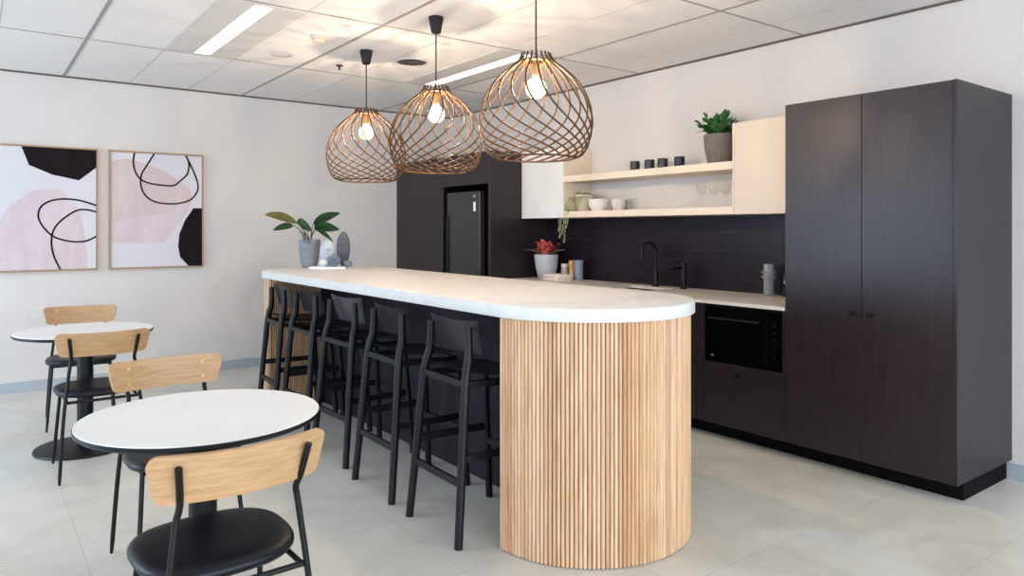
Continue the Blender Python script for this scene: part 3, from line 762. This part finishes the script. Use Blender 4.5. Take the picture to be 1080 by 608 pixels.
# ------------------------------------------------------------------ island decor (local x = along the picture, local y = away)
def vp(u, d): 
    l = (u - 540) / 763 * d; return (.6 * d + .8 * l, .8 * d - .6 * l)
x, y = vp(326.5, 6.08)
r = thing('potted_plant', 'broad leaved green plant in a grey pot on the far end of the island', 'potted plant', (x, y, ZI), -TH)
bm = B(); lathe(bm, [(0, 0), (.050, 0), (.060, .012), (.074, .06), (.083, .13), (.087, .20), (.087, .236), (.080, .236), (.076, .20), (0, .20)], 40); obj('pot', bm, 'concrete', r, smooth=40)
bm = B(); lathe(bm, [(0, .20), (.076, .205), (.04, .215), (0, .222)], 24); obj('soil', bm, 'soil', r)
lv = [((-.105, .0, .378), (-.352, -.07, .440), .135, 'leaf_olive', -.75), ((-.12, -.05, .352), (-.275, -.10, .312), .085, 'leaf', -.8),
      ((-.10, -.02, .375), (.045, -.08, .310), .135, 'leaf', -1.0), ((.025, .03, .365), (.240, .08, .458), .115, 'leaf', -.8),
      ((.06, -.03, .33), (.275, -.09, .318), .135, 'leaf', -.75), ((.075, -.04, .312), (.225, -.10, .215), .085, 'leaf', -.9),
      ((-.03, -.05, .295), (.03, -.12, .205), .11, 'leaf_dark', -.5), ((-.08, -.03, .305), (-.02, -.09, .205), .10, 'leaf_olive', -.5),
      ((.03, .05, .32), (.10, .13, .37), .10, 'leaf_dark', -.6), ((-.05, .06, .33), (-.13, .15, .39), .10, 'leaf_dark', -.6)]
for p0, p1, W, m, tilt in lv:
    bm = B(); leaf(bm, p0, p1, (0, 1, tilt), W, .05, .14, 12, .75); lf = obj('leaf', bm, m, r, smooth=80)
    bm = B(); q = Vector(p0); e = Vector((q.x * .18, q.y * .3, .21)); tube(bm, smooth_path([e, (e + q) / 2 + Vector((-q.x * .12, 0, .02)), q], 4), .0034, 6); obj('leaf_stalk', bm, 'stem', lf, smooth=60)

x, y = vp(347, 5.93)
r = thing('white_book', 'thin white book lying under the stone ornaments on the island', 'book', (x, y, ZI), -TH)
bx('pages', 'paper', r, (-.131, .156, -.101, .042, .002, .015), .001)
bm = B(); box(bm, -.135, .16, -.105, .045, 0, .0022); box(bm, -.135, .16, -.105, .045, .0148, .017); box(bm, -.1365, -.134, -.105, .045, 0, .017); obj('cover', bm, 'table_top', r)
ZK = ZI + .017
def stone(u, d, W, T, H, mat, name, label, cat, lean=0, z=ZK, p=2.2, face=True, foot=None):
    x, y = vp(u, d)
    r = thing(name, label, cat, (x, y, z), -TH + rad(lean))
    bm = B(); b = bmesh.new(); bmesh.ops.create_uvsphere(b, u_segments=28, v_segments=18, radius=1)
    for v in b.verts:
        c = v.co
        tz = c.z
        nar = 1 - .16 * max(0, -tz) ** 1.5
        v.co = Vector((c.x * W / 2 * nar, c.y * T / 2 * nar, (tz + 1) * H / 2))
        if v.co.z < .006: v.co.z = 0
    merge(bm, b); body = obj('carved_stone', bm, mat, r, smooth=80)
    if face:
        # nose ridge, closed eyes, mouth laid on the front of the stone
        def on(xx, zz):
            k = (zz / (H / 2) - 1); s = max(.05, 1 - k * k - (xx / (W / 2)) ** 2); nar = 1 - .16 * max(0, -k) ** 1.5
            return Vector((xx, -T / 2 * math.sqrt(s) * nar - .0008, zz))
        def stroke(pts, rr, nm):
            bm = B(); tube(bm, [on(*q) for q in pts], rr, 6); obj(nm, bm, mat, body, smooth=60)
        stroke([(0, .68 * H), (.0, .6 * H), (.004 * W / .1, .50 * H)], .010 * W / .12, 'nose')
        for s in (1, -1):
            stroke([(s * .30 * W, .64 * H), (s * .19 * W, .615 * H), (s * .09 * W, .64 * H)], .0055 * W / .12, 'eyelid')
        stroke([(-.15 * W, .37 * H), (0, .35 * H), (.15 * W, .37 * H)], .007 * W / .12, 'lips')
    return r
stone(345.5, 5.925, .124, .075, .222, 'stone_light', 'stone_head', 'light grey carved stone face on the white book beside the plant', 'ornament')
stone(362.3, 5.945, .112, .075, .285, 'stone_dark', 'stone_head', 'tall charcoal carved stone face at the right of the island ornaments', 'ornament')
stone(353, 5.855, .096, .062, .098, 'stone_blue', 'pebble_ornament', 'round blue grey pebble with a small face in front of the stone faces', 'ornament', p=2)
stone(341, 5.855, .070, .06, .058, 'stone_pale', 'pebble_ornament', 'small pale pebble in front of the light stone face', 'ornament', face=False)
stone(367, 5.865, .070, .055, .05, 'stone_blue', 'pebble_ornament', 'small grey pebble at the foot of the charcoal stone face', 'ornament', face=False)

# ------------------------------------------------------------------ worktop objects
ZW = .905
def pot_profile(rb, rt, h, wall=.007):
    return [(0, 0), (rb * .92, 0), (rb, .008), ((rb + rt) / 2 + .006, h * .45), (rt, h * .92), (rt, h), (rt - wall, h), (rt - wall - .003, h * .86), (0, h * .86)]
r = thing('potted_plant', 'red leaved plant in a pale grey pot in the worktop corner', 'potted plant', (4.36, 5.27, ZW), -TH)
bm = B(); lathe(bm, pot_profile(.078, .114, .228), 40); obj('pot', bm, 'pot_pale', r, smooth=40)
bm = B(); lathe(bm, [(0, .198), (.102, .20), (0, .212)], 24); obj('soil', bm, 'soil', r)
rr = random.Random(3)
for k in range(22):
    a = 2 * PI * k / 22 + rr.uniform(-.2, .2); L = rr.uniform(.09, .15); z0 = .205
    el = rr.uniform(.05, 1.15); m = 'red_leaf'
    p0 = Vector((.025 * math.cos(a), .025 * math.sin(a), z0)); p1 = p0 + Vector((L * math.cos(el) * math.cos(a), L * math.cos(el) * math.sin(a), .03 + L * math.sin(el) * 1.1))
    bm = B(); leaf(bm, p0, p1, (-math.sin(a), math.cos(a), .2), rr.uniform(.06, .09), .16, .2, 8, 1.0, .25, k); obj('leaf', bm, m, r, smooth=80)
for a, L in ((PI, .185), (PI * .8, .13), (-.2, .15), (-.9, .12)):
    p0 = Vector((.03 * math.cos(a), .03 * math.sin(a), .205)); p1 = p0 + Vector((L * math.cos(a), L * math.sin(a), .065))
    bm = B(); leaf(bm, p0, p1, (-math.sin(a), math.cos(a), .3), .045, .12, .2, 8, .8); obj('leaf', bm, 'grey_leaf', r, smooth=80)
x0 = 4.40
r = thing('spice_jar', 'small beige lidded jar tucked behind the red plant pot', 'jar', (4.50, 5.165, ZW))
bm = B(); lathe(bm, [(0, 0), (.036, 0), (.038, .01), (.038, .10), (.034, .108), (0, .108)], 24); obj('body', bm, 'jar', r, smooth=40)
bm = B(); lathe(bm, [(0, .108), (.037, .108), (.037, .135), (.033, .14), (0, .14)], 24); obj('lid', bm, 'porcelain', r, smooth=40)
r = thing('pepper_mill', 'light timber mill behind the folded cloths on the worktop', 'mill', (4.46, 5.02, ZW))
bm = B(); lathe(bm, [(0, 0), (.030, 0), (.031, .01), (.027, .06), (.028, .12), (.031, .135), (0, .135)], 24); obj('body', bm, 'mill', r, smooth=40)
bm = B(); lathe(bm, [(0, .137), (.031, .137), (.033, .15), (.032, .172), (.026, .178), (0, .178)], 24); obj('grinding_cap', bm, 'mill', r, smooth=40)
r = thing('canister', 'blue grey lidded canister right of the timber mill on the worktop', 'canister', (4.46, 4.93, ZW))
bm = B(); lathe(bm, [(0, 0), (.040, 0), (.042, .008), (.042, .155), (0, .155)], 28); obj('body', bm, 'canister', r, smooth=40)
bm = B(); lathe(bm, [(0, .156), (.044, .156), (.045, .162), (.045, .176), (.041, .182), (0, .182)], 28); obj('lid', bm, 'canister', r, smooth=40)
for k, l in enumerate(('cream folded cloth at the bottom of the pair by the red plant', 'cream folded cloth on top of the pair by the red plant')):
    r = thing('folded_cloth', l, 'cloth', (4.25 + .004 * k, 4.985 - .006 * k, ZW + .031 * k), rad(-8 + 3 * k), 'folded cloths on the worktop')
    for j in range(2):
        bm = B(); box(bm, -.085 + .003 * j, .085, -.12 + .004 * j, .12, .0005 + j * .0152, .0148 + j * .0152, .006); obj('fold', bm, 'linen', r, smooth=50)

# taps
r = thing('kitchen_tap', 'black gooseneck tap behind the sink', 'tap', (4.46, 4.00, ZW), PI)
bm = B(); lathe(bm, [(0, 0), (.028, 0), (.028, .008), (.022, .012), (.022, .115), (.014, .13), (0, .13)], 24); obj('body', bm, 'black', r, smooth=40)
R = .080
bm = B(); tube(bm, [(0, 0, .10), (0, 0, .28)] + [(R - R * math.cos(a), 0, .28 + R * math.sin(a)) for a in [PI * k / 16 for k in range(1, 17)]] + [(2 * R, 0, .255)], .0125, 14); obj('spout', bm, 'black', r, smooth=50)
bm = B(); tube(bm, [(2 * R, 0, .262), (2 * R, 0, .232)], .0145, 14); obj('aerator', bm, 'black', r, smooth=50)
bm = B(); tube(bm, [(.0, -.018, .085), (.0, -.05, .09)], .013, 12); tube(bm, [(0, -.045, .09), (.02, -.058, .165)], .005, 8); obj('lever', bm, 'black', r, smooth=50)
r = thing('filter_tap', 'short black filtered water tap to the right of the gooseneck tap', 'tap', (4.45, 3.705, ZW), PI)
bm = B(); lathe(bm, [(0, 0), (.027, 0), (.027, .006), (.021, .01), (.021, .188), (.019, .195), (0, .195)], 24); obj('body', bm, 'black', r, smooth=40)
bm = B(); tube(bm, [(.0, 0, .162), (.13, 0, .162), (.142, 0, .155), (.146, 0, .14)], .009, 10); obj('spout', bm, 'black', r, smooth=50)
bm = B(); tube(bm, [(0, .018, .178), (0, .06, .186)], .006, 8); obj('lever', bm, 'black', r, smooth=50)

# vase and bottle
r = thing('glass_vase', 'clear glass vase with two flared rings beside the tall cabinet', 'vase', (4.45, 2.955, ZW))
prof = [(.034, .0), (.036, .006), (.036, .105), (.038, .118), (.054, .13), (.054, .135), (.038, .146), (.040, .153), (.054, .163), (.054, .168), (.037, .182), (.036, .20), (.036, .222), (.031, .222), (.031, .012), (0, .010)]
bm = B(); lathe(bm, [(0, 0)] + prof, 36); obj('glass_body', bm, 'vase_glass', r, smooth=40)
r = thing('oil_bottle', 'slim dark glass bottle behind the clear vase', 'bottle', (4.49, 2.845, ZW))
bm = B(); lathe(bm, [(0, 0), (.026, 0), (.028, .006), (.028, .15), (.012, .185), (.011, .225), (0, .225)], 24); obj('body', bm, 'bottle_glass', r, smooth=40)
bm = B(); lathe(bm, [(0, .2255), (.013, .2255), (.013, .25), (0, .25)], 16); obj('cap', bm, 'black', r)

# ------------------------------------------------------------------ shelf objects
def cup(loc, label):
    r = thing('black_cup', label, 'cup', loc, 0, 'black cups on the upper shelf')
    bm = B(); lathe(bm, [(0, 0), (.036, 0), (.0395, .004), (.0405, .088), (.0385, .090), (.0365, .087), (.035, .01), (0, .008)], 28); obj('cup_body', bm, 'cup', r, smooth=40)
    return r
c = cup((4.42, 4.19, ZS1), 'leftmost black cup of the four on the upper shelf')
for y, l in ((4.03, 'second black cup from the left on the upper shelf'), (3.89, 'third black cup from the left on the upper shelf'), (3.72, 'black cup nearest the potted fern on the upper shelf')):
    dup(c, (4.42, y, ZS1), 0, l)
r = thing('potted_plant', 'upright green fern in a dark grey pot on the upper shelf', 'potted plant', (4.43, 3.345, ZS1), -TH)
bm = B(); lathe(bm, pot_profile(.088, .120, .222), 40); obj('pot', bm, 'concrete_warm', r, smooth=40)
bm = B(); lathe(bm, [(0, .192), (.108, .194), (0, .205)], 24); obj('soil', bm, 'soil', r)
rr = random.Random(11)
bm = B()
for k in range(34):
    a = 2 * PI * k / 34 * 2.4 + rr.uniform(-.2, .2); q = rr.random(); L = rr.uniform(.15, .235)
    if math.cos(a) * .8 > .45: L *= .75
    el = 1.35 - .75 * q
    p0 = Vector((.05 * q * math.cos(a), .05 * q * math.sin(a), .20)); p1 = p0 + Vector((L * math.cos(el) * math.cos(a), L * math.cos(el) * math.sin(a) * .7, L * math.sin(el)))
    wx = .8 * p1.x + .6 * p1.y
    if wx > .085: p1 -= Vector((.8, .6, 0)) * (wx - .085)
    leaf(bm, p0, p1, (-math.sin(a), math.cos(a), .1), rr.uniform(.045, .062), .04, .25, 12, 1.5, .45, k, .6)
for a, L in ((PI, .20), (PI * .93, .18), (PI * 1.15, .15)):
    p0 = Vector((-.04, 0, .20)); p1 = p0 + Vector((L * math.cos(a) * .7, L * math.sin(a), .035))
    leaf(bm, p0, p1, (0, 1, .3), .035, .22, .2, 12, .8, .3)
o = obj('foliage', bm, 'fern', r, smooth=80)

r = thing('trailing_plant', 'pale trailing plant in a cream pot hanging over the lower shelf', 'potted plant', (4.415, 4.80, ZS2))
bm = B(); lathe(bm, pot_profile(.060, .082, .150), 32); obj('pot', bm, 'basket', r, smooth=40)
bm = B(); lathe(bm, [(0, .128), (.072, .13), (0, .14)], 20); obj('soil', bm, 'soil', r)
rr = random.Random(5)
for k in range(11):
    yy = .085 - .022 * k + rr.uniform(-.01, .01); top = Vector((-.045, yy * .6 + .01, .135))
    over = Vector((-.100 - rr.uniform(0, .012), yy * .9 + .02, .125))
    shelf_edge = Vector((-.15 - rr.uniform(0, .02), yy + .045, .03))
    ln = (.20, .26, .23, .30, .13, .17, .05, .02, .0, .0, .0)[k]
    pts = [top, over, shelf_edge] + ([shelf_edge + Vector((-.012, .0, -ln * .5)), shelf_edge + Vector((-.010, .02, -ln))] if ln else [])
    path = smooth_path(pts, 9); bm = B(); tube(bm, path, .0022, 5)
    for i, p in enumerate(path[3:]):
        for s in range(2):
            a = rr.uniform(0, 2 * PI); L = .016
            d = Vector((math.cos(a), math.sin(a), -.5)) * L
            leaf(bm, p, p + d, (-math.sin(a), math.cos(a), 0), .011, .1, .2, 3)
    obj('trailing_strand', bm, 'trail', r, smooth=80)
rr = random.Random(6)
bm = B()
for k in range(26):
    a = rr.uniform(0, 2 * PI); L = rr.uniform(.05, .10)
    p0 = Vector((.03 * math.cos(a), .03 * math.sin(a), .13)); d = Vector((math.cos(a) * .7, math.sin(a) * .7, rr.uniform(.2, .7))) * L
    leaf(bm, p0, p0 + d, (-math.sin(a), math.cos(a), 0), .02, .2, .2, 5)
obj('foliage', bm, 'trail', r, smooth=80)

def bowl(loc, label, R=.1, H=.105):
    r = thing('ceramic_bowl', label, 'bowl', loc, 0, 'white bowls on the lower shelf')
    bm = B(); lathe(bm, [(0, 0), (R * .62, 0), (R * .66, .008), (R * .92, H * .45), (R, H), (R - .005, H), (R * .86, H * .45), (R * .5, .016), (0, .013)], 36); obj('bowl_body', bm, 'porcelain', r, smooth=40)
    return r
b0 = bowl((4.37, 4.575, ZS2), 'white ceramic bowl beside the trailing plant on the lower shelf', .090, .104)
r = bowl((4.48, 4.44, ZS2), 'smaller white bowl behind and right of the first on the lower shelf', .066, .104)
def tumbler(loc, label):
    r = thing('glass_tumbler', label, 'glass', loc, 0, 'clear tumblers on the lower shelf')
    bm = B(); lathe(bm, [(0, 0), (.031, 0), (.035, .10), (.0335, .10), (.030, .008), (0, .007)], 24); obj('glass_body', bm, 'glass', r, smooth=40); return r
t0 = tumbler((4.35, 4.36, ZS2), 'leftmost clear tumbler beside the bowls on the lower shelf')
dup(t0, (4.43, 4.25, ZS2), 0, 'middle one of three clear tumblers on the lower shelf')
dup(t0, (4.37, 4.15, ZS2), 0, 'rightmost of three clear tumblers on the lower shelf')
def wine(loc, label):
    r = thing('wine_glass', label, 'wine glass', loc, 0, 'wine glasses on the lower shelf')
    bm = B(); lathe(bm, [(.0045, .088), (.02, .095), (.034, .115), (.038, .14), (.034, .19), (.033, .19), (.0365, .14), (.03, .115), (0, .098)], 28, cap=False); obj('bowl', bm, 'glass', r, smooth=50)
    bm = B(); lathe(bm, [(0, .0), (.034, 0), (.034, .002), (.008, .006), (.004, .012), (.0038, .088), (0, .092)], 24); obj('stem_and_foot', bm, 'glass', r, smooth=50); return r
w0 = wine((4.38, 3.478, ZS2), 'leftmost of the three wine glasses on the lower shelf')
dup(w0, (4.40, 3.375, ZS2), 0, 'middle one of three wine glasses on the lower shelf')
dup(w0, (4.38, 3.262, ZS2), 0, 'wine glass nearest the beige wall cabinet on the lower shelf')

# ------------------------------------------------------------------ daylight, world, camera
def area(name, loc, rot, sx, sy, power, col):
    l = bpy.data.lights.new(name, 'AREA'); l.shape = 'RECTANGLE'; l.size = sx; l.size_y = sy; l.energy = power; l.color = col
    o = bpy.data.objects.new(name, l); C.objects.link(o); o.location = loc; o.rotation_euler = rot; return o
DAY = (.72, .86, 1.0)
for n, (a, b) in enumerate(lw):
    area('daylight', (X0 - .11, (a + b) / 2, 1.4), (0, rad((-60, -60, -50)[n]), 0), 2.3, b - a, (70, 70, 400)[n], (DAY, DAY, (.58, .78, 1))[n])
for n, (a, b) in enumerate(bw):
    area('daylight', ((a + b) / 2, Y0 - .11, 1.4), (rad(60), 0, 0), b - a, 2.3, 250, DAY)
w = bpy.data.worlds.new('sky'); bpy.context.scene.world = w; w.use_nodes = True
bg = w.node_tree.nodes['Background']; bg.inputs['Color'].default_value = (.75, .86, 1, 1); bg.inputs['Strength'].default_value = 1.0

cam = bpy.data.cameras.new('camera'); cam.sensor_width = 36; cam.lens = 763 / 1080 * 36
cam.shift_y = -61.5 / 1080; cam.clip_start = .02
co = bpy.data.objects.new('camera', cam); C.objects.link(co); co.location = (0, 0, 1.366); co.rotation_euler = (rad(90), 0, -TH)
sc = bpy.context.scene; sc.camera = co
sc.view_settings.view_transform = 'Standard'; sc.view_settings.look = 'None'
sc.view_settings.exposure = -.58; sc.view_settings.gamma = 1; sc.view_settings.use_curve_mapping = False
sc.cycles.use_denoising = True
try: sc.cycles.denoiser = 'OPENIMAGEDENOISE'
except Exception: pass
sc.cycles.max_bounces = 8; sc.cycles.diffuse_bounces = 5; sc.cycles.glossy_bounces = 4; sc.cycles.transparent_max_bounces = 12
sc.cycles.sample_clamp_indirect = 6
